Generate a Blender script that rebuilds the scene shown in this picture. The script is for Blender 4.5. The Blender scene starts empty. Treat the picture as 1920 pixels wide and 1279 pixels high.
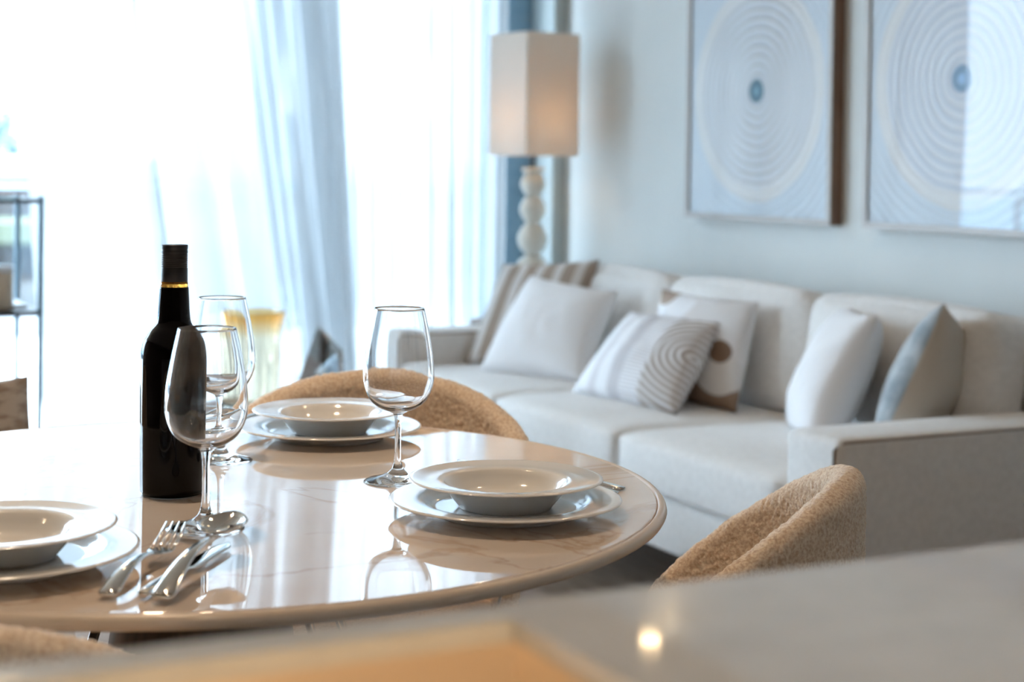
import bpy, bmesh, math, random
import numpy as np
from mathutils import Vector, Matrix, noise
random.seed(7)
sc = bpy.context.scene
COL = sc.collection
PI = math.pi

# ------------------------------------------------------------------ camera
yaw, pitch, roll = math.radians(27.0), math.radians(1.0), math.radians(0.75)
fw = Vector((math.sin(yaw)*math.cos(pitch), math.cos(yaw)*math.cos(pitch), -math.sin(pitch)))
rt = Vector((math.cos(yaw), -math.sin(yaw), 0)); up = rt.cross(fw)
r2 = rt*math.cos(roll) + up*math.sin(roll); u2 = up*math.cos(roll) - rt*math.sin(roll)
cam = bpy.data.cameras.new('camera'); camo = bpy.data.objects.new('camera', cam); COL.objects.link(camo)
m = Matrix((r2, u2, -fw)).transposed().to_4x4(); m.translation = Vector((0, 0, 1.144)); camo.matrix_world = m
cam.sensor_width = 36.0; cam.lens = 3060/1920*36
cam.shift_y = -0.1417
cam.clip_start = 0.02; cam.clip_end = 200
cam.dof.use_dof = True; cam.dof.focus_distance = 1.95; cam.dof.aperture_fstop = 4.3; cam.dof.aperture_blades = 0
sc.camera = camo

# ------------------------------------------------------------------ world, sun, exposure
w = bpy.data.worlds.new('world'); sc.world = w; w.use_nodes = True
bg = w.node_tree.nodes['Background']; bg.inputs[0].default_value = (0.68, 0.84, 1.0, 1); bg.inputs[1].default_value = 13.5
sun = bpy.data.lights.new('sun', 'SUN'); sun.energy = 9.0; sun.angle = math.radians(3); sun.color = (1, .97, .92)
suno = bpy.data.objects.new('sun', sun); COL.objects.link(suno)
suno.rotation_euler = Vector((1.0, 0.02, -1.5)).to_track_quat('-Z', 'Y').to_euler()
sc.view_settings.view_transform = 'Standard'; sc.view_settings.look = 'None'
sc.view_settings.exposure = 0.15; sc.view_settings.gamma = 1.0; sc.view_settings.use_curve_mapping = False
sc.cycles.max_bounces = 14; sc.cycles.transmission_bounces = 14; sc.cycles.transparent_max_bounces = 16
sc.cycles.diffuse_bounces = 5; sc.cycles.glossy_bounces = 6
sc.cycles.sample_clamp_indirect = 8.0
sc.cycles.use_denoising = True
WARM = (1.0, .74, .50)

# ------------------------------------------------------------------ material helpers
def mat(name, col=(.8, .8, .8), rough=.5, metal=0., spec=.5, trans=0., ior=1.5, coat=0., sheen=0., emit=None, estr=0.):
    mt = bpy.data.materials.new(name); mt.use_nodes = True
    b = mt.node_tree.nodes['Principled BSDF']
    b.inputs['Base Color'].default_value = (*col, 1); b.inputs['Roughness'].default_value = rough
    b.inputs['Metallic'].default_value = metal; b.inputs['Specular IOR Level'].default_value = spec
    b.inputs['Transmission Weight'].default_value = trans; b.inputs['IOR'].default_value = ior
    b.inputs['Coat Weight'].default_value = coat; b.inputs['Sheen Weight'].default_value = sheen
    if emit: b.inputs['Emission Color'].default_value = (*emit, 1); b.inputs['Emission Strength'].default_value = estr
    return mt
def N(mt, typ, **kw):
    n = mt.node_tree.nodes.new(typ)
    for k, v in kw.items():
        if k in n.inputs.keys(): n.inputs[k].default_value = v
        else: setattr(n, k, v)
    return n
def L(mt, a, ao, b, bi): mt.node_tree.links.new(a.outputs[ao], b.inputs[bi])
def P(mt): return mt.node_tree.nodes['Principled BSDF']
def noisecol(mt, c1, c2, scale=5., detail=4., lo=.35, hi=.65, stretch=None, bump=0., bscale=None, bdist=.002):
    tc = N(mt, 'ShaderNodeTexCoord'); mp = N(mt, 'ShaderNodeMapping'); L(mt, tc, 'Object', mp, 'Vector')
    if stretch: mp.inputs['Scale'].default_value = stretch
    n = N(mt, 'ShaderNodeTexNoise', Scale=scale, Detail=detail); L(mt, mp, 'Vector', n, 'Vector')
    r = N(mt, 'ShaderNodeValToRGB'); e = r.color_ramp.elements
    e[0].position = lo; e[0].color = (*c1, 1); e[1].position = hi; e[1].color = (*c2, 1)
    L(mt, n, 'Fac', r, 'Fac'); L(mt, r, 'Color', P(mt), 'Base Color')
    if bump:
        n2 = N(mt, 'ShaderNodeTexNoise', Scale=bscale or scale*4, Detail=3.); L(mt, mp, 'Vector', n2, 'Vector')
        b = N(mt, 'ShaderNodeBump', Strength=bump, Distance=bdist); L(mt, n2, 'Fac', b, 'Height'); L(mt, b, 'Normal', P(mt), 'Normal')
    return mt
def weave(mt, scale=900., strength=.25, dist=.0006):
    """fine woven relief from two crossed wave textures"""
    tc = N(mt, 'ShaderNodeTexCoord')
    a = N(mt, 'ShaderNodeTexWave', Scale=scale/6, Distortion=.6); a.bands_direction = 'Z'
    b = N(mt, 'ShaderNodeTexWave', Scale=scale/6, Distortion=.6); b.bands_direction = 'DIAGONAL'
    L(mt, tc, 'Object', a, 'Vector'); L(mt, tc, 'Object', b, 'Vector')
    s = N(mt, 'ShaderNodeMath', operation='ADD'); L(mt, a, 'Fac', s, 0); L(mt, b, 'Fac', s, 1)
    bm_ = N(mt, 'ShaderNodeBump', Strength=strength, Distance=dist); L(mt, s, 'Value', bm_, 'Height'); L(mt, bm_, 'Normal', P(mt), 'Normal')
    return mt

M = {}
M['wall'] = noisecol(mat('painted_wall', rough=.9, spec=.2), (.74, .77, .765), (.77, .80, .795), 3, bump=.1, bscale=180, bdist=.0005)
M['wall_back'] = noisecol(mat('taupe_wall', rough=.9, spec=.2), (.15, .11, .085), (.17, .13, .10), 3, bump=.1, bscale=180, bdist=.0005)
M['ceil'] = noisecol(mat('ceiling_paint', rough=.95, spec=.1), (.44, .36, .29), (.47, .39, .32), 3, bump=.05, bscale=150, bdist=.0005)
M['floor'] = noisecol(mat('oak_floor', rough=.45), (.20, .145, .105), (.28, .21, .155), 3.5, stretch=(9, .8, 1), bump=.1, bscale=14, bdist=.0006)
M['joint'] = mat('floor_joint', (.14, .10, .08), .8)
M['rug'] = noisecol(mat('rug_pile', rough=1., spec=.1, sheen=.3), (.29, .20, .145), (.42, .31, .235), 9, bump=.8, bscale=420, bdist=.004)
M['trim_grey'] = mat('grey_green_trim', (.42, .47, .47), .6)
M['white_trim'] = mat('white_trim', (.78, .80, .80), .5)
M['alu'] = noisecol(mat('blue_grey_aluminium', rough=.4, metal=.3), (.20, .33, .43), (.23, .36, .46), 30)
M['terrace'] = noisecol(mat('pale_terrace_stone', rough=.8), (.78, .78, .77), (.88, .88, .87), 6, bump=.1, bscale=50)
M['boucle'] = mat('boucle', (.62, .48, .35), .95, spec=.12, sheen=.45)
tc = N(M['boucle'], 'ShaderNodeTexCoord')
vo = N(M['boucle'], 'ShaderNodeTexVoronoi', Scale=260.); L(M['boucle'], tc, 'Object', vo, 'Vector')
no = N(M['boucle'], 'ShaderNodeTexNoise', Scale=260., Detail=2.); L(M['boucle'], tc, 'Object', no, 'Vector')
rp = N(M['boucle'], 'ShaderNodeValToRGB'); rp.color_ramp.elements[0].color = (.72, .53, .37, 1); rp.color_ramp.elements[1].color = (.98, .83, .66, 1)
rp.color_ramp.elements[0].position = .35; rp.color_ramp.elements[1].position = .62
L(M['boucle'], no, 'Fac', rp, 'Fac'); L(M['boucle'], rp, 'Color', P(M['boucle']), 'Base Color')
inv = N(M['boucle'], 'ShaderNodeMath', operation='SUBTRACT'); inv.inputs[0].default_value = 1.; L(M['boucle'], vo, 'Distance', inv, 1)
bb = N(M['boucle'], 'ShaderNodeBump', Strength=.35, Distance=.0015); L(M['boucle'], inv, 'Value', bb, 'Height'); L(M['boucle'], bb, 'Normal', P(M['boucle']), 'Normal')
M['sofa'] = weave(noisecol(mat('linen_sofa', rough=.95, spec=.12, sheen=.25), (.78, .76, .74), (.84, .82, .80), 60), 700)
M['sofa_dark'] = weave(mat('sofa_piping', (.36, .29, .24), .9), 700)
M['linen_white'] = weave(mat('white_linen', (.88, .87, .88), .95, spec=.1, sheen=.3), 800)
M['linen_beige'] = weave(mat('beige_linen', (.56, .50, .43), .95, spec=.1), 800)
M['velvet_grey'] = noisecol(mat('grey_velvet', rough=.7, sheen=.6), (.27, .33, .38), (.50, .56, .60), 16, lo=.4, hi=.6)
M['walnut'] = noisecol(mat('walnut', rough=.5), (.17, .095, .06), (.24, .14, .09), 6, stretch=(8, 8, .7))
M['walnut_dark'] = noisecol(mat('dark_walnut', rough=.35), (.035, .018, .010), (.075, .040, .022), 5, stretch=(14, 14, .8))
M['champagne'] = mat('champagne_lip', (.55, .52, .50), .4)
M['black'] = mat('black_metal', (.035, .04, .05), .4, metal=.4)
M['steel'] = mat('polished_steel', (.78, .77, .75), .09, metal=1.)
M['steel_hd'] = mat('handle_steel', (.72, .73, .72), .2, metal=1.)
M['porcelain'] = mat('white_porcelain', (.80, .79, .77), .12, spec=.6, coat=.6)
M['ceramic'] = noisecol(mat('cream_ceramic', rough=.4), (.72, .68, .60), (.80, .76, .68), 12)
M['glass'] = mat('clear_glass', (1, 1, 1), 0., trans=1., ior=1.45)
M['amber'] = mt = mat('amber_glass', (1., .86, .52), .03, trans=1., ior=1.35)
tc = N(mt, 'ShaderNodeTexCoord'); sx = N(mt, 'ShaderNodeSeparateXYZ'); L(mt, tc, 'Object', sx, 0)
rp = N(mt, 'ShaderNodeValToRGB'); e = rp.color_ramp.elements; e[0].position = .215; e[0].color = (.98, .91, .78, 1); e[1].position = .275; e[1].color = (.93, .62, .27, 1)
L(mt, sx, 'Z', rp, 'Fac'); L(mt, rp, 'Color', P(mt), 'Base Color')
M['crystal'] = mat('crystal_glass', (.74, .84, .90), .02, trans=.95, ior=1.55)
M['bottle'] = mat('dark_bottle_glass', (.003, .003, .004), .04, spec=.2)
M['bottle_neck'] = mat('empty_amber_neck_glass', (.75, .33, .05), .05, trans=.7, ior=1.3)
M['cap'] = mat('black_screw_cap', (.012, .013, .018), .38, spec=.5)
M['trim_ring'] = mat('downlight_trim', (.7, .7, .7), .4)
M['lens'] = mat('lit_lens', (1, 1, 1), .5, emit=(1., .70, .38), estr=35.)
M['bulb'] = mat('lit_bulb', (1, 1, 1), .5, emit=(1., .68, .35), estr=15.)
M['led'] = mat('led_strip', (1, 1, 1), .5, emit=(1., .62, .26), estr=4.)  # emission for the strip added to warm the basin
M['counter'] = noisecol(mat('white_quartz', rough=.05, spec=.5), (.60, .61, .62), (.65, .66, .67), 25)
M['cabinet'] = mat('cabinet_front', (.45, .43, .41), .5)
M['basin'] = mat('brushed_basin', (.72, .62, .52), .35, metal=.6)
M['paper'] = mat('paper', (.85, .87, .9), .7)
M['wax'] = mat('candle_wax', (.62, .52, .40), .6)
M['render_white'] = noisecol(mat('white_render', rough=.9), (.80, .80, .79), (.86, .86, .85), 2)
M['brick'] = noisecol(mat('brown_render', rough=.9), (.060, .036, .030), (.095, .060, .050), 3)
M['awning'] = mat('yellow_awning', (.14, .12, .065), .8)
M['winblue'] = mat('far_window_pane', (.38, .45, .52), .5)
M['asphalt'] = noisecol(mat('street', rough=.9), (.035, .045, .06), (.06, .07, .09), 2)
M['leaf'] = noisecol(mat('leaf', rough=.6), (.07, .12, .13), (.14, .21, .22), 12)
M['canvas'] = weave(mat('grey_canvas', (.40, .42, .44), .9), 200)
M['pot'] = mat('grey_pot', (.35, .37, .4), .7)

# thin architectural glass: transparent with a fresnel reflection, for sheet panes
def thin_glass(name, tint=(1, 1, 1), ior=1.5):
    mt = bpy.data.materials.new(name); mt.use_nodes = True; nt = mt.node_tree; nt.nodes.remove(P(mt))
    o = nt.nodes['Material Output']; ge = N(mt, 'ShaderNodeNewGeometry'); dt = N(mt, 'ShaderNodeVectorMath', operation='DOT_PRODUCT')
    L(mt, ge, 'Normal', dt, 0); L(mt, ge, 'Incoming', dt, 1)
    ab_ = N(mt, 'ShaderNodeMath', operation='ABSOLUTE'); nt.links.new(dt.outputs['Value'], ab_.inputs[0])
    om = N(mt, 'ShaderNodeMath', operation='SUBTRACT'); om.inputs[0].default_value = 1.; L(mt, ab_, 0, om, 1)
    pw_ = N(mt, 'ShaderNodeMath', operation='POWER'); pw_.inputs[1].default_value = 5.; L(mt, om, 0, pw_, 0)
    f0 = ((ior-1)/(ior+1))**2; f = N(mt, 'ShaderNodeMath', operation='MULTIPLY_ADD'); f.inputs[1].default_value = 1-f0; f.inputs[2].default_value = f0; L(mt, pw_, 0, f, 0)
    t = N(mt, 'ShaderNodeBsdfTransparent', Color=(*tint, 1))
    g = N(mt, 'ShaderNodeBsdfGlossy', Roughness=0.); x = N(mt, 'ShaderNodeMixShader')
    L(mt, f, 0, x, 0); L(mt, t, 0, x, 1); L(mt, g, 0, x, 2); L(mt, x, 0, o, 0); return mt
M['pane'] = thin_glass('window_pane', (.96, .99, 1))
M['picture_glass'] = thin_glass('picture_glass', (1, 1, 1), 1.36)
M['rail_glass'] = thin_glass('balustrade_glass', (.80, .90, .95))

# sheer curtain cloth
mt = bpy.data.materials.new('sheer_voile'); mt.use_nodes = True; nt = mt.node_tree; nt.nodes.remove(P(mt)); o = nt.nodes['Material Output']
d = N(mt, 'ShaderNodeBsdfDiffuse', Color=(.80, .83, .85, 1)); t = N(mt, 'ShaderNodeBsdfTranslucent', Color=(.335, .352, .365, 1)); tr = N(mt, 'ShaderNodeBsdfTransparent', Color=(.97, .99, 1, 1))
a = N(mt, 'ShaderNodeMixShader'); a.inputs[0].default_value = .62; L(mt, d, 0, a, 1); L(mt, t, 0, a, 2)
b = N(mt, 'ShaderNodeMixShader'); b.inputs[0].default_value = .07; L(mt, a, 0, b, 1); L(mt, tr, 0, b, 2)
L(mt, b, 0, o, 0); M['voile'] = mt
# lamp shade cloth
mt = bpy.data.materials.new('shade_cloth'); mt.use_nodes = True; nt = mt.node_tree; o = nt.nodes['Material Output']; b0 = P(mt)
b0.inputs['Base Color'].default_value = (.88, .80, .73, 1); b0.inputs['Roughness'].default_value = .9
t = N(mt, 'ShaderNodeBsdfTranslucent', Color=(.88, .80, .70, 1)); x = N(mt, 'ShaderNodeMixShader'); x.inputs[0].default_value = .35
L(mt, b0, 0, x, 1); L(mt, t, 0, x, 2); L(mt, x, 0, o, 0); M['shade'] = mt

# marble table top
mt = mat('glossy_marble', rough=.025, spec=.5, ior=2.3, coat=.5); M['marble'] = mt
tc = N(mt, 'ShaderNodeTexCoord'); n0 = N(mt, 'ShaderNodeTexNoise', Scale=2.2, Detail=6., Distortion=1.6); L(mt, tc, 'Object', n0, 'Vector')
sb = N(mt, 'ShaderNodeMath', operation='SUBTRACT'); sb.inputs[1].default_value = .5; L(mt, n0, 'Fac', sb, 0)
ab = N(mt, 'ShaderNodeMath', operation='ABSOLUTE'); L(mt, sb, 'Value', ab, 0)
rp = N(mt, 'ShaderNodeValToRGB'); e = rp.color_ramp.elements; e[0].position = 0.; e[0].color = (.34, .25, .18, 1); e[1].position = .022; e[1].color = (.60, .52, .44, 1)
L(mt, ab, 'Value', rp, 'Fac')
n1 = N(mt, 'ShaderNodeTexNoise', Scale=3.5, Detail=5.); L(mt, tc, 'Object', n1, 'Vector')
r1 = N(mt, 'ShaderNodeValToRGB'); e = r1.color_ramp.elements; e[0].position = .35; e[0].color = (.76, .64, .54, 1); e[1].position = .65; e[1].color = (.86, .76, .67, 1)
L(mt, n1, 'Fac', r1, 'Fac'); mx = N(mt, 'ShaderNodeMix', data_type='RGBA', blend_type='MULTIPLY'); mx.inputs[0].default_value = .9
nt = mt.node_tree; nt.links.new(r1.outputs['Color'], mx.inputs[6]); 
r2_ = N(mt, 'ShaderNodeValToRGB'); e = r2_.color_ramp.elements; e[0].position = 0.; e[0].color = (.78, .70, .63, 1); e[1].position = .014; e[1].color = (1, 1, 1, 1)
L(mt, ab, 'Value', r2_, 'Fac'); nt.links.new(r2_.outputs['Color'], mx.inputs[7]); nt.links.new(mx.outputs[2], P(mt).inputs['Base Color'])
M['marble_edge'] = noisecol(mat('marble_edge', rough=.25), (.60, .50, .40), (.70, .60, .50), 5)

# printed cloths
def ring_cloth(name, base, ink, scale, centre, lo=.45, hi=.55):
    mt = mat(name, rough=.95, spec=.1); tc = N(mt, 'ShaderNodeTexCoord'); mp = N(mt, 'ShaderNodeMapping'); mp.inputs['Location'].default_value = centre
    L(mt, tc, 'UV', mp, 'Vector'); wv = N(mt, 'ShaderNodeTexWave', Scale=scale, Distortion=.4); wv.wave_type = 'RINGS'; wv.rings_direction = 'SPHERICAL'
    L(mt, mp, 'Vector', wv, 'Vector'); r = N(mt, 'ShaderNodeValToRGB'); e = r.color_ramp.elements
    e[0].position = lo; e[0].color = (*base, 1); e[1].position = hi; e[1].color = (*ink, 1)
    L(mt, wv, 'Fac', r, 'Fac'); L(mt, r, 'Color', P(mt), 'Base Color'); return mt
mt = mat('arc_print_linen', (.8, .8, .82), .95, spec=.1); M['arc_cloth'] = mt; nt = mt.node_tree
tc = N(mt, 'ShaderNodeTexCoord')
def band(prev, u0, u1, col, soft=.03):
    sx_ = N(mt, 'ShaderNodeSeparateXYZ'); L(mt, tc, 'UV', sx_, 0)
    a_ = N(mt, 'ShaderNodeMapRange'); a_.inputs[1].default_value = u0; a_.inputs[2].default_value = u0+soft; L(mt, sx_, 'X', a_, 0)
    b_ = N(mt, 'ShaderNodeMapRange'); b_.inputs[1].default_value = u1; b_.inputs[2].default_value = u1+soft; b_.inputs[3].default_value = 1; b_.inputs[4].default_value = 0; L(mt, sx_, 'X', b_, 0)
    mm = N(mt, 'ShaderNodeMath', operation='MULTIPLY'); L(mt, a_, 0, mm, 0); L(mt, b_, 0, mm, 1)
    mx = N(mt, 'ShaderNodeMix', data_type='RGBA'); mx.inputs[6].default_value = (.84, .84, .86, 1)
    if prev: nt.links.new(prev, mx.inputs[6])
    if isinstance(col, tuple): mx.inputs[7].default_value = (*col, 1)
    else: nt.links.new(col, mx.inputs[7])
    nt.links.new(mm.outputs[0], mx.inputs[0]); return mx.outputs[2]
wv = N(mt, 'ShaderNodeTexWave', Scale=5.2, Distortion=.5); wv.wave_type = 'RINGS'; wv.rings_direction = 'SPHERICAL'
mp = N(mt, 'ShaderNodeMapping'); mp.inputs['Location'].default_value = (-.98, -.55, 0); L(mt, tc, 'UV', mp, 'Vector'); L(mt, mp, 'Vector', wv, 'Vector')
rp = N(mt, 'ShaderNodeValToRGB'); e = rp.color_ramp.elements; e[0].position = .35; e[0].color = (.36, .29, .25, 1); e[1].position = .8; e[1].color = (.80, .79, .79, 1); L(mt, wv, 'Fac', rp, 'Fac')
wl = N(mt, 'ShaderNodeTexWave', Scale=9., Distortion=.2); wl.bands_direction = 'Y'; L(mt, tc, 'UV', wl, 'Vector')
rl = N(mt, 'ShaderNodeValToRGB'); e = rl.color_ramp.elements; e[0].position = .3; e[0].color = (.66, .64, .66, 1); e[1].position = .7; e[1].color = (.86, .86, .88, 1); L(mt, wl, 'Fac', rl, 'Fac')
c = band(None, .16, .24, (.66, .64, .66)); c = band(c, .36, .48, (.60, .58, .60)); c = band(c, .48, .66, rl.outputs['Color']); c = band(c, .66, 1.3, rp.outputs['Color'])
nt.links.new(c, P(mt).inputs['Base Color'])
def stripe_cloth(name, c1, c2, scale, lo=.5, hi=.6, axis='X'):
    mt = mat(name, rough=.95, spec=.1); tc = N(mt, 'ShaderNodeTexCoord'); wv = N(mt, 'ShaderNodeTexWave', Scale=scale, Distortion=0.); wv.bands_direction = axis
    L(mt, tc, 'UV', wv, 'Vector'); r = N(mt, 'ShaderNodeValToRGB'); e = r.color_ramp.elements
    e[0].position = lo; e[0].color = (*c1, 1); e[1].position = hi; e[1].color = (*c2, 1)
    L(mt, wv, 'Fac', r, 'Fac'); L(mt, r, 'Color', P(mt), 'Base Color'); return mt
M['stripe_cloth'] = stripe_cloth('striped_linen', (.42, .34, .28), (.74, .71, .69), 1.6, .55, .7)
# circle print: brown disc, pale ring, brown block
mt = mat('circle_print_linen', (.66, .62, .60), .95, spec=.1); M['circle_cloth'] = mt
tc = N(mt, 'ShaderNodeTexCoord')
def disc(cx, cy, r, soft=.01, sy=1.):
    mp = N(mt, 'ShaderNodeMapping'); mp.vector_type = 'POINT'; mp.inputs['Location'].default_value = (-cx, -cy*sy, 0); mp.inputs['Scale'].default_value = (1, sy, 0)
    L(mt, tc, 'UV', mp, 'Vector'); ln = N(mt, 'ShaderNodeVectorMath', operation='LENGTH'); L(mt, mp, 'Vector', ln, 0)
    mr = N(mt, 'ShaderNodeMapRange'); mr.inputs[1].default_value = r; mr.inputs[2].default_value = r+soft; mr.inputs[3].default_value = 1; mr.inputs[4].default_value = 0
    nt = mt.node_tree; nt.links.new(ln.outputs['Value'], mr.inputs[0]); return mr
def over(prev, col, fac):
    mx = N(mt, 'ShaderNodeMix', data_type='RGBA'); nt = mt.node_tree
    if isinstance(prev, tuple): mx.inputs[6].default_value = (*prev, 1)
    else: nt.links.new(prev.outputs[2], mx.inputs[6])
    mx.inputs[7].default_value = (*col, 1); nt.links.new(fac.outputs[0], mx.inputs[0]); return mx
c = over((.72, .69, .68), (.26, .18, .13), disc(.80, -.02, .30))
c = over(c, (.68, .64, .61), disc(.82, .30, .20)); c = over(c, (.20, .13, .09), disc(.83, .49, .10))
c = over(c, (.84, .84, .86), disc(.15, 1.0, .33)); c = over(c, (.42, .33, .27), disc(.10, .98, .13)); c = over(c, (.80, .79, .8), disc(.55, .98, .12, sy=2.))
mt.node_tree.links.new(c.outputs[2], P(mt).inputs['Base Color'])
M['print_cloth'] = noisecol(mat('mottled_beige_cloth', rough=.95, spec=.1), (.33, .26, .21), (.52, .45, .39), 28, lo=.42, hi=.58, stretch=(1, 1, 2.2), bump=.2, bscale=300, bdist=.001)

# artwork: concentric relief rings on pale paper
def artwork(name, dk, inner):
    mt = mat(name, rough=.8, spec=.2); tc = N(mt, 'ShaderNodeTexCoord'); sp = N(mt, 'ShaderNodeSeparateXYZ'); L(mt, tc, 'Object', sp, 0)
    cb = N(mt, 'ShaderNodeCombineXYZ'); L(mt, sp, 'Y', cb, 0); L(mt, sp, 'Z', cb, 1)
    nz = N(mt, 'ShaderNodeTexNoise', Scale=7., Detail=3.); L(mt, cb, 0, nz, 'Vector')
    ln = N(mt, 'ShaderNodeVectorMath', operation='LENGTH'); L(mt, cb, 0, ln, 0)
    ad = N(mt, 'ShaderNodeMath', operation='MULTIPLY_ADD'); ad.inputs[1].default_value = .02; L(mt, nz, 'Fac', ad, 0)
    mt.node_tree.links.new(ln.outputs['Value'], ad.inputs[2])
    ml = N(mt, 'ShaderNodeMath', operation='MULTIPLY'); ml.inputs[1].default_value = 2*PI/.030; L(mt, ad, 0, ml, 0)
    sn = N(mt, 'ShaderNodeMath', operation='SINE'); L(mt, ml, 0, sn, 0)
    r = N(mt, 'ShaderNodeValToRGB'); e = r.color_ramp.elements; e[0].position = .1; e[0].color = (.74, .76, .80, 1); e[1].position = .7; e[1].color = (*dk, 1)
    L(mt, sn, 0, r, 'Fac')
    nt = mt.node_tree
    def rad(r0, r1, inv=False):
        mr = N(mt, 'ShaderNodeMapRange'); mr.inputs[1].default_value = r0; mr.inputs[2].default_value = r1
        mr.inputs[3].default_value, mr.inputs[4].default_value = (1, 0) if not inv else (0, 1); nt.links.new(ad.outputs[0], mr.inputs[0]); return mr
    def mixc(a, col, f):
        mx = N(mt, 'ShaderNodeMix', data_type='RGBA'); nt.links.new(a, mx.inputs[6])
        mx.inputs[7].default_value = (*col, 1); nt.links.new(f.outputs[0], mx.inputs[0]); return mx.outputs[2]
    c = mixc(r.outputs['Color'], (.80, .79, .78), rad(.31, .33, True)); c = mixc(c, (.68, .74, .80), rad(.365, .37, True))
    c = mixc(c, inner, rad(.045, .055)); c = mixc(c, tuple(min(1, v*1.7) for v in inner), rad(.022, .03))
    nt.links.new(c, P(mt).inputs['Base Color'])
    bp = N(mt, 'ShaderNodeBump', Strength=.5, Distance=.004); L(mt, sn, 0, bp, 'Height'); L(mt, bp, 'Normal', P(mt), 'Normal'); return mt
M['art_a'] = artwork('ringed_artwork_beige', (.65, .645, .64), (.14, .24, .30))
M['art_b'] = artwork('ringed_artwork_blue', (.61, .65, .72), (.22, .34, .48))

# ------------------------------------------------------------------ mesh helpers
def obj(name, bm_or_me, m, parent=None, loc=None, smooth=True):
    if isinstance(bm_or_me, bmesh.types.BMesh):
        me = bpy.data.meshes.new(name)
        bmesh.ops.recalc_face_normals(bm_or_me, faces=bm_or_me.faces)
        bm_or_me.to_mesh(me); bm_or_me.free()
    else: me = bm_or_me
    if smooth: me.polygons.foreach_set('use_smooth', [True]*len(me.polygons))
    if not me.materials:
        for q in (m if isinstance(m, (list, tuple)) else [m]): me.materials.append(q)
    o = bpy.data.objects.new(name, me); COL.objects.link(o)
    if loc is not None: o.location = loc
    if parent: o.parent = parent
    return o
def thing(name, label, cat, loc=(0, 0, 0), rz=0, group=None):
    o = bpy.data.objects.new(name, None); COL.objects.link(o); o.location = loc; o.rotation_euler = (0, 0, rz)
    o.empty_display_size = .05
    return tag(o, label, cat, group)
def tag(o, label, cat, group=None):
    o['label'] = label; o['category'] = cat
    if group: o['group'] = group
    return o
def struct(o): o['kind'] = 'structure'; return o
def dup(root, loc=None, rz=None, label=None):
    r = root.copy(); COL.objects.link(r)
    if loc is not None: r.location = loc
    if rz is not None: r.rotation_euler = (0, 0, rz)
    if label: r['label'] = label
    for ch in list(root.children):
        c_ = ch.copy(); COL.objects.link(c_); c_.parent = r
        for g in ch.children:
            d_ = g.copy(); COL.objects.link(d_); d_.parent = c_
    return r
def box(x0, x1, y0, y1, z0, z1, bev=0., seg=2, bm=None):
    b = bmesh.new(); bmesh.ops.create_cube(b, size=1)
    for v in b.verts: v.co = Vector((x0+(v.co.x+.5)*(x1-x0), y0+(v.co.y+.5)*(y1-y0), z0+(v.co.z+.5)*(z1-z0)))
    if bev: bmesh.ops.bevel(b, geom=list(b.edges), offset=bev, segments=seg, profile=.5, affect='EDGES')
    if bm is None: return b
    me = bpy.data.meshes.new('t'); b.to_mesh(me); b.free(); bm.from_mesh(me); bpy.data.meshes.remove(me); return bm
def lathe(prof, n=48, close=False, cx=0, cy=0, bm=None, fn=None):
    """prof: list of (r, z); r=0 ends become poles"""
    bm = bm or bmesh.new(); rings = []
    for r, z in prof:
        if r < 1e-6: rings.append([bm.verts.new((cx, cy, z))])
        else:
            rings.append([bm.verts.new((cx+(r if not fn else r*fn(2*PI*i/n, z))*math.cos(2*PI*i/n), cy+(r if not fn else r*fn(2*PI*i/n, z))*math.sin(2*PI*i/n), z)) for i in range(n)])
    pairs = list(zip(rings, rings[1:])) + ([(rings[-1], rings[0])] if close else [])
    for a, b in pairs:
        if len(a) == 1 and len(b) == 1: continue
        for i in range(n):
            j = (i+1) % n
            if len(a) == 1: bm.faces.new((a[0], b[j], b[i]))
            elif len(b) == 1: bm.faces.new((a[i], a[j], b[0]))
            else: bm.faces.new((a[i], a[j], b[j], b[i]))
    return bm
def sweep(path, rad, n=10, bm=None, flat=None):
    """tube along 3D points; rad: list or float; flat: (wide, thick) multipliers list"""
    bm = bm or bmesh.new(); path = [Vector(p) for p in path]; rings = []
    for i, p in enumerate(path):
        t = (path[min(i+1, len(path)-1)]-path[max(i-1, 0)]).normalized()
        s = t.cross(Vector((0, 0, 1)));
        if s.length < 1e-3: s = Vector((1, 0, 0))
        s.normalize(); u = s.cross(t).normalized()
        r = rad[i] if isinstance(rad, (list, tuple)) else rad
        fx, fz = flat[i] if flat else (1, 1)
        rings.append([bm.verts.new(p + s*(r*fx*math.cos(2*PI*k/n)) + u*(r*fz*math.sin(2*PI*k/n))) for k in range(n)])
    for a, b in zip(rings, rings[1:]):
        for k in range(n): bm.faces.new((a[k], a[(k+1) % n], b[(k+1) % n], b[k]))
    for rg in (rings[0][::-1], rings[-1]): bm.faces.new(rg)
    return bm
def smooth_prof(pts, k=6):
    """Catmull-Rom through profile points"""
    out = []; p = [pts[0]]+list(pts)+[pts[-1]]
    for i in range(1, len(p)-2):
        for j in range(k):
            t = j/k; a, b, c_, d_ = p[i-1], p[i], p[i+1], p[i+2]
            out.append(tuple(max(0., .5*((2*b[q])+(-a[q]+c_[q])*t+(2*a[q]-5*b[q]+4*c_[q]-d_[q])*t*t+(-a[q]+3*b[q]-3*c_[q]+d_[q])*t**3)) if q == 0 else
                             .5*((2*b[q])+(-a[q]+c_[q])*t+(2*a[q]-5*b[q]+4*c_[q]-d_[q])*t*t+(-a[q]+3*b[q]-3*c_[q]+d_[q])*t**3) for q in range(2)))
    out.append(tuple(pts[-1])); return out

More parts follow.
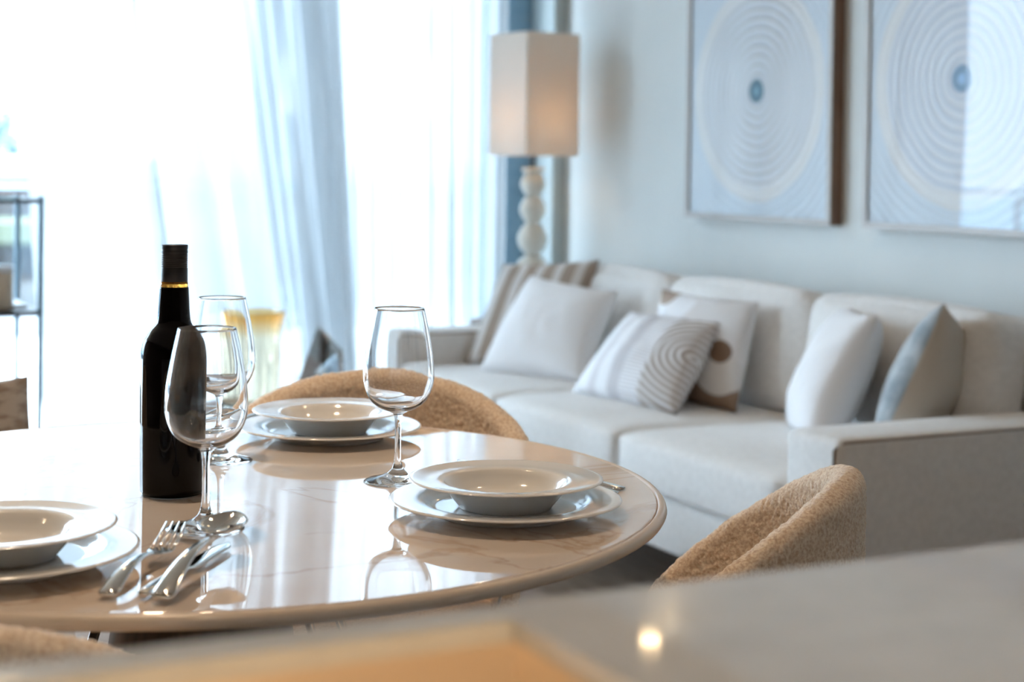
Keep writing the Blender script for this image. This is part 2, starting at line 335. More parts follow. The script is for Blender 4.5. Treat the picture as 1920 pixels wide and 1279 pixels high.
# ------------------------------------------------------------------ the room shell
XR, YW, ZC, XL, YB = 3.15, 5.90, 2.37, -2.4, -2.6
fl = struct(obj('floor', box(XL-.1, XR+.1, YB-.1, YW+.12, -.12, -.004), M['joint'], smooth=False))
pl_me = None; wpl = .19
k = 0; x = XL
while x < XR-.001:                                       # oak planks, recessed joints
    x1 = min(x+wpl, XR); y = YB - random.uniform(0, 1.4)
    while y < YW:
        y1 = y+1.5; a_, b_ = max(y, YB), min(y1, YW)
        if b_-a_ > .05: obj('plank', box(x+.001, x1-.001, a_+.001, b_-.001, -.004-.0, .0, 0), M['floor'], fl, smooth=False)
        y = y1
    x = x1
struct(obj('wall_right', box(XR, XR+.15, YB, YW+.12, 0, ZC), M['wall'], smooth=False))
struct(obj('wall_back', box(XL, XR, YB-.12, YB, 0, ZC), M['wall_back'], smooth=False))
struct(obj('wall_left', box(XL-.12, XL, YB, YW+.12, 0, ZC), M['wall_back'], smooth=False))
struct(obj('ceiling', box(XL-.12, XR+.15, YB-.12, YW+.12, ZC, ZC+.12), M['ceil'], smooth=False))
struct(obj('wall_window_header', box(XL, XR, YW, YW+.12, 2.30, ZC), M['white_trim'], smooth=False)).name = 'trim_1'
struct(obj('baseboard_right', box(XR-.015, XR, YB, YW, 0, .09, .003), M['white_trim'], smooth=False))
struct(obj('trim_2', box(3.09, XR, YW-.19, YW+.10, 0, 2.30, .004), M['trim_grey'], smooth=False))
# sliding window: frame, stiles and panes
wf = bmesh.new()
for (a_, b_) in ((XL, XL+.07), (.02, .10), (1.93, 2.02), (2.90, 3.09)): box(a_, b_, YW+.0, YW+.075, .05, 2.26, .004, 1, wf)
box(XL, 3.09, YW, YW+.075, 0, .05, .004, 1, wf); box(XL, 3.09, YW, YW+.075, 2.24, 2.30, .004, 1, wf)
wo = struct(obj('window_1', wf, M['alu'], smooth=False))
for (a_, b_) in ((XL+.07, .02), (.10, 1.93), (2.02, 2.90)):
    obj('pane', box(a_, b_, YW+.034, YW+.040, .05, 2.24), M['pane'], wo, smooth=False)
rail = tag(obj('curtain_rail', box(XL+.05, 3.05, 5.73, 5.76, 2.337, 2.362, .003), M['white_trim'], smooth=False), 'slim white curtain rail along the ceiling above the window', 'curtain rail')

# ------------------------------------------------------------------ outdoors
struct(obj('floor_terrace', box(XL-6, 16, YW+.12, 11.6, -.25, -.03), M['terrace'], smooth=False)).name = 'floor_outside'
struct(obj('ground_outside', box(-60, 90, 11.6, 110, -3.2, -3.0), M['asphalt'], smooth=False)).name = 'ground'
# glass balustrade
bal = thing('glass_balustrade', 'glass balustrade with slim posts and a metal handrail at the terrace edge', 'balustrade', (3, 11.2, -.03))
obj('handrail', box(-8, 9, -.03, .03, .99, 1.03, .006), M['alu'], bal, smooth=False)
obj('base_channel', box(-8, 9, -.04, .04, 0, .12, .006), M['pot'], bal, smooth=False)
for i in range(14):
    x = -8+i*1.3; obj('post', box(x-.025, x+.025, -.025, .025, .12, .99, .004, 1), M['alu'], bal, smooth=False)
    if i < 13: obj('pane', box(x+.04, x+1.26, -.005, .005, .15, .96), M['rail_glass'], bal, smooth=False)
# houses across the street
def house(label, x0, x1, y0, z1, mw, cols, rows, wz0, roof=True, awn=None):
    h = thing('building', label, 'building', (x0, y0, -3.0)); W_ = x1-x0; H_ = z1+3.0
    obj('wall', box(0, W_, 0, 8, 0, H_), mw, h, smooth=False)
    if roof: obj('roof', box(-.3, W_+.3, -.3, 8.3, H_, H_+.3, .05), M['pot'], h, smooth=False)
    for r in range(rows):
        for c_ in range(cols):
            xx = (c_+.5)*W_/cols; zz = wz0+r*2.8
            f = obj('window', box(xx-.65, xx+.65, -.08, .05, zz, zz+1.5, .02, 1), M['render_white'], h, smooth=False)
            obj('pane', box(xx-.55, xx+.55, -.10, -.07, zz+.1, zz+1.4), M['winblue'], f, smooth=False)
    if awn: obj('awning', box(.3, W_-.3, -1.4, 0, awn, awn+.35, .05, 1), M['awning'], h, smooth=False)
    return h
house('white rendered apartment house with blue windows across the street', -9, 9, 36, 9, M['render_white'], 6, 4, 1.0)
house('low brown shop front with a yellow awning below the terrace', 2.0, 15, 24, .9, M['brick'], 5, 1, .8, True, 3.0)
house('white apartment house seen faintly through the sheer curtain', 12, 30, 38, 8, M['render_white'], 6, 3, 1.2)
house('pale distant house on the right beyond the terrace', 33, 52, 40, 6, M['render_white'], 6, 3, 1.2)
# street tree (blurred blue-green mass over the railing)
def tree(loc, label, s=1.):
    t_ = thing('street_tree', label, 'tree', loc)
    obj('trunk', lathe([(0, 0), (.16*s, 0), (.10*s, 1.6*s), (.05*s, 2.6*s), (0, 2.7*s)], 10), M['walnut'], t_)
    bm_ = bmesh.new(); rr = random.Random(5)
    for i in range(900):
        a_ = rr.uniform(0, 2*PI); ph = math.acos(rr.uniform(-1, 1)); r_ = 1.25*s*rr.random()**.4
        c0 = Vector((r_*math.sin(ph)*math.cos(a_), r_*math.sin(ph)*math.sin(a_), 2.9*s+r_*.8*math.cos(ph)))
        u_ = Vector((rr.gauss(0, 1), rr.gauss(0, 1), rr.gauss(0, 1))).normalized()*.12*s; v_ = u_.orthogonal().normalized()*.07*s
        bm_.faces.new([bm_.verts.new(c0+q) for q in (-u_, v_, u_, -v_)])
    obj('foliage', bm_, M['leaf'], t_, smooth=False)['kind'] = 'stuff'
tree((4.6, 35, -3.0), 'street tree rising just above the handrail at the far left', 1.6)
# parasol whose edge shows at the top left
pr = thing('parasol', 'grey canvas parasol on the terrace, its edge at the top left', 'parasol', (.35, 8.6, -.03))
obj('pole', lathe([(0, 0), (.02, 0), (.02, 2.5), (0, 2.5)], 14), M['black'], pr)
obj('base', lathe([(0, 0), (.25, 0), (.25, .05), (.04, .08), (0, .08)], 24), M['pot'], pr)
obj('canopy', lathe([(0, 2.52), (.3, 2.46), (1.23, 2.14), (1.25, 2.11), (1.25, 1.99), (1.235, 1.99), (1.235, 2.10), (1.21, 2.12), (.3, 2.43), (0, 2.49)], 8), M['canvas'], pr, smooth=False)

# ------------------------------------------------------------------ sheer curtains
def curtain(label, x0f, x1f, Y, folds, seed, amp=.035, nu=420, nv=44, zt=2.335, zb=.015, shear=0.):
    rr = random.Random(seed); ph = [rr.uniform(0, 2*PI) for _ in range(6)]
    me = bpy.data.meshes.new('curtain'); vs = []; fs = []
    for j in range(nv+1):
        v = j/nv; z = zt+(zb-zt)*v
        xa, xb = x0f(v), x1f(v)
        for i in range(nu+1):
            u = i/nu; ww = u + .018*math.sin(2*PI*u*2.3+ph[0]) + .010*math.sin(2*PI*5.1*u+ph[3])
            a_ = amp*(.55+.45*math.sin(2*PI*u*1.7+ph[1]+v*.8))*(.75+.25*v)
            y = a_*math.sin(2*PI*folds*ww+.5*math.sin(v*3+ph[2]+6*u)) + .35*amp*math.sin(2*PI*folds*2.37*ww+ph[4]+v)
            xx = xa+(xb-xa)*u + .25*a_*math.sin(4*PI*folds*ww) + shear*math.sin(PI*u)*max(0, v-.12)**.9
            vs.append((xx, Y+y, z))
    for j in range(nv):
        for i in range(nu):
            a_ = j*(nu+1)+i; fs.append((a_, a_+1, a_+nu+2, a_+nu+1))
    me.from_pydata(vs, [], fs); me.update()
    return tag(obj('sheer_curtain', me, M['voile']), label, 'curtain')
# left panel: pulled in at the top right, its lower part sweeping away; right panel hangs straight
curtain('white sheer curtain panel with slanting folds beside the uncovered left window', lambda v: 1.02+.17*max(0, v-.25)**1.6, lambda v: 2.13+.12*v**1.1, 5.66, 6, 3, .056, shear=.26)
curtain('white sheer curtain panel hanging straight behind the lamp', lambda v: 2.005+.10*v, lambda v: 2.925, 5.805, 8, 8, .036)

# ------------------------------------------------------------------ ceiling downlights
ring_me = lens_me = None
def downlight(x, y, label, watts=9., spot=True, blend=.9, ang=120):
    global ring_me, lens_me
    t_ = thing('ceiling_downlight', label, 'downlight', (x, y, ZC), 0, 'ceiling downlights')
    if ring_me is None:
        ring_me = obj('trim', lathe([(.040, 0), (.052, 0), (.054, -.004), (.050, -.008), (.040, -.006)], 24, True), M['trim_ring'], t_).data
        lens_me = obj('lens', lathe([(0, -.003), (.039, -.003), (.039, 0), (0, 0)], 24), M['lens'], t_).data
    else: obj('trim', ring_me, None, t_); obj('lens', lens_me, None, t_)
    if spot:
        l = bpy.data.lights.new('downlight_beam', 'SPOT'); l.energy = watts*.62; l.color = WARM; l.spot_size = math.radians(ang); l.spot_blend = blend; l.shadow_soft_size = .04
        lo = bpy.data.objects.new('downlight_beam', l); COL.objects.link(lo); lo.parent = t_; lo.location = (0, 0, -.02)
    return t_
places = ['in the kitchen corner at the back left', 'in the middle of the kitchen at the back', 'at the back right corner', 'left of the kitchen island', 'directly above the kitchen island',
          'at the right end of the kitchen island', 'left of the dining table', 'directly above the dining table', 'between the dining table and the right wall', 'left of the living area by the window',
          'above the living room floor behind the table', 'above the front of the sofa', 'close to the right wall, mirrored in the white worktop']
for i, (x, y, wt) in enumerate([(-1.4, -1.4, 22), (.2, -1.4, 22), (1.8, -1.4, 12), (-1.4, .3, 22), (.2, .55, 34), (1.8, .3, 10), (-1.4, 2.1, 22), (.45, 2.1, 75), (1.8, 2.1, 15), (-1.0, 3.9, 16), (.9, 3.9, 10), (2.2, 3.6, 8), (3.07, 4.90, 1)]):
    downlight(x, y, 'small round ceiling downlight %s' % places[i], wt, ang=84 if wt > 30 else 120)

# ------------------------------------------------------------------ worktop in the foreground
CT = .92
kb = thing('kitchen_island', 'white kitchen island worktop with inset basin in the blurred foreground', 'kitchen island', (.4, .3, 0))
X0, X1, Y0, Y1 = -1.3, 1.5, -.45, .742; SX0, SX1, SY0, SY1 = -.45, .369, .30, .716
bm = bmesh.new()
for q in ((X0, SX0, Y0, Y1), (SX1, X1, Y0, Y1), (SX0, SX1, SY1, Y1), (SX0, SX1, Y0, SY0)):
    box(q[0]-.4, q[1]-.4, q[2]-.3, q[3]-.3, CT-.012, CT, 0, 1, bm)
bmesh.ops.remove_doubles(bm, verts=bm.verts, dist=1e-5)
# remove interior duplicate faces between the four pieces
seen = {}
for f in bm.faces: seen.setdefault(tuple(round(v, 4) for v in f.calc_center_median()), []).append(f)
bmesh.ops.delete(bm, geom=[f for fs in seen.values() if len(fs) > 1 for f in fs], context='FACES_ONLY')
top = obj('worktop', bm, M['counter'], kb, smooth=False)
bv = top.modifiers.new('bevel', 'BEVEL'); bv.width = .0025; bv.segments = 3; bv.limit_method = 'ANGLE'
obj('cabinet_body', box(X0+.03-.4, SX0-.01-.4, Y0+.03-.3, Y1-.04-.3, .1, CT-.012), M['cabinet'], kb, smooth=False)
obj('cabinet_body', box(SX1+.02-.4, X1-.03-.4, Y0+.03-.3, Y1-.04-.3, .1, CT-.012), M['cabinet'], kb, smooth=False)
obj('cabinet_body', box(SX0-.01-.4, SX1+.02-.4, Y0+.03-.3, Y1-.04-.3, .1, .66), M['cabinet'], kb, smooth=False)
obj('plinth', box(X0+.1-.4, X1-.1-.4, Y0+.1-.3, Y1-.1-.3, 0, .1), M['black'], kb, smooth=False)
bas = bmesh.new(); t_ = .002
bx = (SX0-.003-.4, SX1+.003-.4, SY0-.003-.3, SY1+.003-.3)
box(bx[0]-t_, bx[0], bx[2], bx[3], CT-.20, CT-.012, 0, 1, bas); box(bx[1], bx[1]+t_, bx[2], bx[3], CT-.20, CT-.012, 0, 1, bas)
box(bx[0], bx[1], bx[2]-t_, bx[2], CT-.20, CT-.012, 0, 1, bas); box(bx[0], bx[1], bx[3], bx[3]+t_, CT-.20, CT-.012, 0, 1, bas)
box(bx[0], bx[1], bx[2], bx[3], CT-.202, CT-.20, 0, 1, bas)
obj('basin', bas, M['basin'], kb, smooth=False)
obj('led_strip', box(.08-.4, SX1-.06-.4, SY0-.001-.3, SY0+.008-.3, CT-.024, CT-.014), M['led'], kb, smooth=False)  # unseen glowing strip, added to brighten the basin wall
al = bpy.data.lights.new('strip_glow', 'AREA'); al.shape = 'RECTANGLE'; al.size = .22; al.size_y = .008; al.energy = .95; al.color = (1., .70, .38)  # added area light, puts the orange glow into the basin
ao = bpy.data.objects.new('strip_glow', al); COL.objects.link(ao); ao.parent = kb; ao.location = (.20-.4, SY0+.012-.3, CT-.02)
ao.rotation_euler = Vector((.25, 1, -.10)).to_track_quat('-Z', 'Z').to_euler()

# ------------------------------------------------------------------ rug and dining table
TX, TY, TZ, TR = .564, 1.917, .75, .550
rg = tag(obj('rug', box(-1.0, 2.05, .95, 5.0, .001, .014, .005), M['rug'], smooth=False), 'beige brown rug on the floor under the table and chairs', 'rug')
tb = thing('dining_table', 'round glossy marble dining table with a rounded beige rim', 'table', (TX, TY, 0))
obj('tabletop', lathe([(0, TZ), (TR-.006, TZ), (TR-.0045, TZ-.0012), (TR-.0045, TZ-.014), (0, TZ-.014)], 160), M['marble'], tb)
for p_ in tb.children[0].data.polygons: p_.use_smooth = abs(p_.normal.z) < .9
rim_prof = [(TR-.0045+.0, TZ-.0045), (TR-.003, TZ-.0008), (TR, TZ+.0002), (TR+.0035, TZ-.001), (TR+.0065, TZ-.004), (TR+.0075, TZ-.008), (TR+.0055, TZ-.012), (TR+.001, TZ-.015), (TR-.012, TZ-.017), (TR-.05, TZ-.017), (TR-.05, TZ-.0145), (TR-.0045, TZ-.0145)]
obj('rim', lathe(rim_prof, 160, True), M['marble_edge'], tb)
obj('under_frame', lathe([(0, TZ-.0145), (.30, TZ-.0145), (.30, TZ-.05), (.15, TZ-.07), (0, TZ-.07)], 48), M['black'], tb)
obj('pedestal', lathe([(0, .66), (.095, .66), (.10, .64), (.135, .40), (.20, .10), (.26, .03), (.26, .016), (0, .016)], 48), M['walnut_dark'], tb, )
for i, a0 in enumerate((205, 335, 100, 25)):
    a1 = math.radians(a0)
    c1, s1 = math.cos(a1), math.sin(a1)
    lg = obj('leg', sweep([(c1*.13, s1*.13, TZ-.06), (c1*.20, s1*.20, .5), (c1*.29, s1*.29, .25), (c1*.38, s1*.38, .015)], [.006]*4, 10), M['steel'], tb)

# ------------------------------------------------------------------ tub chairs
def boucle_disp(co, nrm, amp):
    p_ = co*165.; n_ = noise.noise(p_)*.6+noise.noise(p_*2.1+Vector((3, 1, 7)))*.4
    n2 = noise.noise(co*26.)
    return co + nrm*(amp*n_ + .0018*n2)
def tub_shell(a=.235, b=.245, hb=.81, ha=.635, mx=112, nphi=420, amp=.0036):
    T = .045; vs = []; fs = []; rows = None
    for i in range(nphi+1):
        ph = math.radians(-mx + 2*mx*i/nphi); q = abs(ph)/math.radians(mx)
        c = max(0., math.cos(q*PI/2)); h = ha+(hb-ha)*c**.9
        e = min(1., (1-q)/.045); e = math.sqrt(max(0., 1-(1-e)**2)) if e < 1 else 1.   # round the arm ends
        th = T*(.75+.25*c)*max(.05, e); z1 = h-(1-e)*.02
        loop = []
        def pt(off, z):
            k_ = 1-.26*max(0., (.66-z)/.33)**1.4
            return Vector(((a-off)*math.cos(ph)*k_+ (0), (b-off)*math.sin(ph)*k_, z))
        mid = (T*.5)
        o0, o1 = mid-th/2, mid+th/2; zt = z1-th/2
        nz = 120
        for s in range(nz+1): loop.append(pt(o0, .33+(zt-.33)*s/nz))
        for s in range(1, 12):
            an = PI*s/12; loop.append(pt(mid-th/2*math.cos(an), zt+th/2*math.sin(an)))
        for s in range(nz+1): loop.append(pt(o1, zt+(.40-zt)*s/nz))
        rows = len(loop); vs += loop
    me = bpy.data.meshes.new('shell')
    for i in range(nphi):
        for j in range(rows-1):
            p_ = i*rows+j; fs.append((p_, p_+rows, p_+rows+1, p_+1))
    fs.append(tuple(range(rows))[::-1]); n0 = nphi*rows; fs.append(tuple(range(n0, n0+rows)))
    me.from_pydata([tuple(v) for v in vs], [], fs); me.update()
    nr = [v.normal.copy() for v in me.vertices]
    for v, n_ in zip(me.vertices, nr): v.co = boucle_disp(v.co, n_, amp)
    # outward orientation
    b_ = bmesh.new(); b_.from_mesh(me); bmesh.ops.recalc_face_normals(b_, faces=b_.faces); b_.to_mesh(me); b_.free()
    return me
def seat_bm():
    prof = smooth_prof([(0, .475), (.13, .478), (.185, .470), (.205, .450), (.205, .415), (.19, .395), (0, .39)], 8)
    bm = lathe(prof, 120)
    for v in bm.verts:
        v.co.x *= 1.02; v.co.x -= .015
    bm.normal_update()
    for v in bm.verts: v.co = boucle_disp(v.co, v.normal, .0018)
    return bm
def make_chair(label, loc, rz, ha=.635):
    t_ = thing('dining_chair', label, 'chair', loc, rz, 'boucle tub chairs round the dining table')
    obj('shell', tub_shell(ha=ha), M['boucle'], t_)
    obj('seat_cushion', seat_bm(), M['boucle'], t_)
    obj('seat_base', lathe([(0, .39), (.19, .39), (.20, .36), (.17, .325), (0, .32)], 60), M['boucle'], t_)
    for s in range(4):
        an = PI/4+s*PI/2; ca, sa = math.cos(an), math.sin(an)
        obj('leg', sweep([(ca*.12, sa*.12, .335), (ca*.19, sa*.19, .015)], [.015, .009], 12), M['walnut_dark'], t_)
    return t_
ch = make_chair('beige boucle tub chair at the front right of the round table', (1.09, 1.675, 0), math.radians(-41), .585)
ch2 = make_chair('beige boucle tub chair behind the table with its curved back facing the window', (.940, 2.305, 0), math.radians(66), .64); ch2.scale = (1.05, 1.05, .995)
dup(ch2, (.195, 1.52, 0), math.radians(-122), 'beige boucle tub chair at the lower left corner, in front of the table')
dup(ch2, (-.02, 2.42, 0), math.radians(140), 'beige boucle tub chair at the far left of the table, outside the picture')
ch.scale = (.94, .94, .975)

# ------------------------------------------------------------------ tableware
def glass_bm():
    out = smooth_prof([(0, .0), (.0385, .0), (.0405, .0012), (.0385, .0026), (.028, .0052), (.016, .0095), (.0085, .0155), (.0052, .0235), (.0040, .036), (.0038, .055), (.0041, .072), (.0058, .0845), (.0100, .0885), (.0220, .0935), (.0325, .1010), (.0395, .1120), (.0437, .1260), (.0444, .1410), (.0428, .1600), (.0392, .1830), (.0350, .2040), (.0314, .2205)], 5)
    inn = smooth_prof([(.0304, .2205), (.0340, .2040), (.0382, .1830), (.0418, .1600), (.0433, .1410), (.0426, .1265), (.0384, .1130), (.0314, .1030), (.0210, .0962), (.0090, .0925), (0, .0920)], 5)
    return lathe([(r, z*.98) for r, z in out+[(.0311, .2212), (.0307, .2212)]+inn], 72)
gme = None
G3 = [((.799, 1.873), 'empty wine glass standing between the back plates and the front right plates'),
      ((.506, 1.712), 'empty wine glass in front of the dark wine bottle, beside the cutlery'),
      ((.640, 2.099), 'empty wine glass to the right of and behind the dark bottle, nearest the amber vase')]
for i, ((x, y), lb) in enumerate(G3):
    if gme is None: o = obj('wine_glass', glass_bm(), M['glass'], None, (x, y, TZ+.0003)); gme = o.data
    else: o = obj('wine_glass', gme, None, None, (x, y, TZ+.0003))
    tag(o, lb, 'wine glass', 'wine glasses on the table')

# charger plates and soup plates
def charger():
    top = smooth_prof([(0, .0075), (.070, .0075), (.083, .0085), (.090, .0125), (.098, .0160), (.118, .0180), (.1310, .0190)], 5)
    bot = smooth_prof([(.1325, .0180), (.1315, .0165), (.118, .0150), (.098, .0125), (.090, .0085), (.082, .0035), (.079, 0), (.075, 0), (.073, .0030), (0, .0035)], 4)
    return lathe(top+bot, 96)
def soup():
    top = smooth_prof([(0, .0080), (.040, .0082), (.053, .0105), (.062, .0180), (.0685, .0265), (.0740, .0300), (.0900, .0315), (.1080, .0340)], 5)
    bot = smooth_prof([(.1098, .0335), (.1095, .0318), (.0900, .0285), (.0770, .0268), (.0700, .0215), (.0620, .0110), (.0550, .0025), (.0530, 0), (.0490, 0), (.0470, .0040), (0, .0045)], 4)
    return lathe(top+bot, 96)
cm = sm = None
for (x, y), w1, in [((.839, 1.653), 'at the front right of the table'), ((.838, 2.217), 'at the back of the table'), ((.279, 1.635), 'at the left edge of the picture')]:
    if cm is None:
        a_ = obj('dinner_plate', charger(), M['porcelain'], None, (x, y, TZ+.0003)); b_ = obj('soup_plate', soup(), M['porcelain'], None, (x, y, TZ+.0081)); cm, sm = a_.data, b_.data
    else: a_ = obj('dinner_plate', cm, None, None, (x, y, TZ+.0003)); b_ = obj('soup_plate', sm, None, None, (x, y, TZ+.0081))
    tag(a_, 'wide white dinner plate under the soup plate, %s' % w1, 'plate', 'dinner plates on the table')
    tag(b_, 'deep white soup plate, upper of the pair %s' % w1, 'plate', 'soup plates on the dinner plates')

# wine bottle
bt = thing('wine_bottle', 'dark full wine bottle with a black screw cap and no label', 'bottle', (.524, 1.911, TZ+.0003))
BS = .983
prof = smooth_prof([(0, .004), (.026, .002), (.033, 0), (.0358, .003), (.0366, .010), (.0372, .06), (.0377, .14), (.0377, .160), (.0370, .172), (.0345, .1845), (.0285, .1965), (.0225, .2035), (.0197, .209), (.0186, .217), (.0175, .235), (.0166, .2505)], 6)
prof = [(r*(1.035 if z < .19 else 1.02), z*BS) for r, z in prof]
obj('body', lathe(prof+[(0, .2505*BS)], 72), M['bottle'], bt)
obj('wine_neck', lathe([(0, .2507*BS), (.0163, .2507*BS), (.0160, .2570*BS), (0, .2570*BS)], 48), M['bottle_neck'], bt)
cp = [(0, .2573), (.0154, .2573), (.0157, .2578), (.0157, .2735)]
for i in range(7): z = .2745+i*.0022; cp += [(.0150, z), (.0150, z+.0004), (.0156, z+.0009), (.0156, z+.0017)]
cp += [(.0150, .2905), (.0157, .2920), (.0157, .2945), (.0151, .2955), (.0156, .2965), (.0158, .3005), (.0154, .3017), (0, .3017)]
cp = [(r, z*BS) for r, z in cp]
obj('screw_cap', lathe(cp, 60), M['cap'], bt)
bm = bmesh.new()
for i in range(60):                                      # knurled dots round the heel
    an = 2*PI*i/60; lathe([(0, .0022), (.0006, .0028), (0, .0036)], 6, False, .0358*math.cos(an), .0358*math.sin(an), bm)
hd = obj('heel_knurling', bm, M['bottle'], bt); hd['kind'] = 'stuff'

# cutlery (local: handle end at origin, pointing along +X, z up)
def spoon_bm():
    bm = bmesh.new()
    n = 24; pts = []; rad = []; fl_ = []
    for i in range(n+1):
        t = i/n; x = .128*t; z = .0045 + .010*math.sin(PI*t)*0.9+ .006*t
        wv = .0082*(1-t)**1.2+.0026; pts.append((x, 0, z)); rad.append(1.); fl_.append((wv if t > .04 else wv*.6, .0022+.0012*(1-t)))
    sweep(pts, rad, 12, bm, fl_)
    # bowl
    nu, nv = 20, 14; grid = []
    for i in range(nu+1):
        u = i/nu; x = .124+.062*u; hw = .0205*math.sin(PI*min(1, u*.97+.03))**.62*(1.06-.12*u) if 0 < u < 1 else .0012
        row = []
        for j in range(nv+1):
            v = -1+2*j/nv; dpt = .0085*(1-v*v)*math.sin(PI*u)**.8
            row.append(bm.verts.new((x, v*hw, .0145-.002*u-dpt+.002)))
        grid.append(row)
    for i in range(nu):
        for j in range(nv): bm.faces.new((grid[i][j], grid[i+1][j], grid[i+1][j+1], grid[i][j+1]))
    return bm
def fork_bm():
    bm = bmesh.new(); n = 24; pts = []; rad = []; fl_ = []
    for i in range(n+1):
        t = i/n; x = .125*t; z = .0045+.009*math.sin(PI*t)+.004*t
        wv = .0082*(1-t)**1.2+.0026; pts.append((x, 0, z)); rad.append(1.); fl_.append((wv if t > .04 else wv*.6, .0022+.0012*(1-t)))
    sweep(pts, rad, 12, bm, fl_)
    sweep([(.120, 0, .0085), (.130, 0, .0065), (.140, 0, .0055), (.150, 0, .0060)], [1]*4, 12, bm, [(.0035, .0016), (.0085, .0014), (.0125, .0012), (.0130, .0012)])
    for k in range(4):
        y = -.0106+.00707*k
        sweep([(.147, y, .0058), (.160, y, .0085), (.175, y*.97, .0135), (.192, y*.93, .0215)], [1]*4, 8, bm, [(.0019, .0012), (.0018, .0011), (.0016, .0010), (.0008, .0007)])
    return bm
def knife_bm():
    bm = bmesh.new(); n = 20; pts = []; fl_ = []
    for i in range(n+1):
        t = i/n; wv = .0085*math.sin(PI*(.18+.62*t))**.8; pts.append((.095*t, 0, .0055)); fl_.append((wv, .0042-.001*t))
    sweep(pts, [1]*(n+1), 14, bm, fl_)
    pts = []; fl_ = []
    for i in range(n+1):
        t = i/n; pts.append((.093+.115*t, 0, .0050)); fl_.append((.0035 if t < .06 else (.0095*(1-max(0, t-.75)**2*13)+.0006), .0011))
    sweep(pts, [1]*(n+1), 10, bm, fl_)
    return bm
cut = {}
def cutlery(kind, loc, dirv, label, tilt=0., rollx=0.):
    fn = {'fork': fork_bm, 'spoon': spoon_bm, 'table_knife': knife_bm}[kind]
    if kind not in cut: o = obj(kind, fn(), M['steel'], None); cut[kind] = o.data
    else: o = obj(kind, cut[kind], None, None)
    if kind == 'spoon' and not o.modifiers: s = o.modifiers.new('thick', 'SOLIDIFY'); s.thickness = .0011
    o.location = (loc[0], loc[1], TZ+loc[2]); o.rotation_euler = (rollx, -tilt, math.atan2(dirv[1], dirv[0]))
    tag(o, label, kind.replace('table_', ''), kind.replace('_', ' ')+'s laid on the table'); return o
D1 = (.50, .866)
cutlery('fork', (.342, 1.462, .0005), (.56, .83), 'steel fork leaning across the knife in front of the bottle', .045)
cutlery('table_knife', (.372, 1.452, .0002), (.62, .78), 'steel knife between the fork and the spoon in front of the bottle', .0)
cutlery('spoon', (.383, 1.430, .0005), (.58, .81), 'steel spoon with a bright bowl in front of the bottle', .12).scale = (1.12, 1.15, 1.15)
cutlery('fork', (1.030, 1.712, .0002), (-.42, .907), 'steel fork behind the front right plates, its handle end past the rim', .0).scale = (1, 1, .42)
cutlery('table_knife', (1.009, 1.768, .0002), (-.42, .907), 'steel knife whose tip shows left of and behind the front right plates', .0).scale = (1, 1, .8)
cutlery('spoon', (1.008, 1.690, .0004), (-.42, .907), 'steel spoon behind the front right plates, mostly hidden by them', .0).scale = (.95, .9, .42)
cutlery('table_knife', (.800, 2.425, .0002), (-.75, -.66), 'steel knife left of the back plates, seen through the glasses', .0)
cutlery('fork', (.780, 2.440, .0002), (-.75, -.66), 'steel fork left of the back plates, seen through the glasses', .0)
cutlery('spoon', (.760, 2.465, .0004), (-.75, -.66), 'steel spoon left of the back plates, furthest from them', .0)

# ------------------------------------------------------------------ sofa
SF = dict(x0=2.17, xb=2.93, x1=3.125, y0=2.73, y1=5.27, aw=.19, zb=.19, zs=.325, zt=.465, za=.58)
so = thing('sofa', 'long beige linen three seat sofa against the pale wall', 'sofa', (2.65, 4.0, 0))
ox, oy = 2.65, 4.0
def sb(name, x0, x1, y0, y1, z0, z1, bev=.02, m='sofa', seg=4, sub=0, puff=0.):
    b_ = box(x0-ox, x1-ox, y0-oy, y1-oy, z0, z1, bev, seg)
    return obj(name, b_, M[m], so)
sb('base', SF['x0']+.015, SF['x1']-.01, SF['y0']+.01, SF['y1']-.01, SF['zb'], SF['zs'], .015)
for y0 in (SF['y0'], SF['y1']-SF['aw']): sb('arm', SF['x0'], SF['x1']-.01, y0, y0+SF['aw'], SF['zb']+.005, SF['za'], .022)
sb('back_frame', SF['xb'], SF['x1']-.005, SF['y0']+.005, SF['y1']-.005, SF['zb']+.01, .775, .03)
def cushion_mesh(sx, sy, sz, puff, r=.03, n=18, top=1.):
    """box cushion with rounded edges and crowned faces, centred"""
    b_ = bmesh.new(); bmesh.ops.create_cube(b_, size=1)
    bmesh.ops.subdivide_edges(b_, edges=list(b_.edges), cuts=n, use_grid_fill=True)
    for v in b_.verts:
        p_ = v.co*2; q = Vector((p_.x, p_.y, p_.z))
        c = Vector((p_.x*sx/2, p_.y*sy/2, p_.z*sz/2))
        inner = Vector((max(-sx/2+r, min(sx/2-r, c.x)), max(-sy/2+r, min(sy/2-r, c.y)), max(-sz/2+r, min(sz/2-r, c.z))))
        d_ = c-inner
        if d_.length > r: c = inner+d_.normalized()*r
        ax = min((sx, 0), (sy, 1), (sz, 2))[1]
        o1, o2 = [k_ for k_ in range(3) if k_ != ax]
        c[ax] += puff*(q[ax])*(1-abs(q[o1])**2.2)*(1-abs(q[o2])**2.2)
        c[o1] += puff*.5*q[o1]*(1-abs(q[o2])**2)*(1-abs(q[ax])**2); c[o2] += puff*.5*q[o2]*(1-abs(q[o1])**2)*(1-abs(q[ax])**2)
        v.co = c
    return b_
ys = [2.925, 3.642, 4.360, 5.075]
for a_, b_ in zip(ys, ys[1:]):
    c_ = obj('seat_cushion', cushion_mesh(.70, b_-a_-.006, .14, .012, .028), M['sofa'], so, (SF['x0']+.345-ox, (a_+b_)/2-oy, .395))
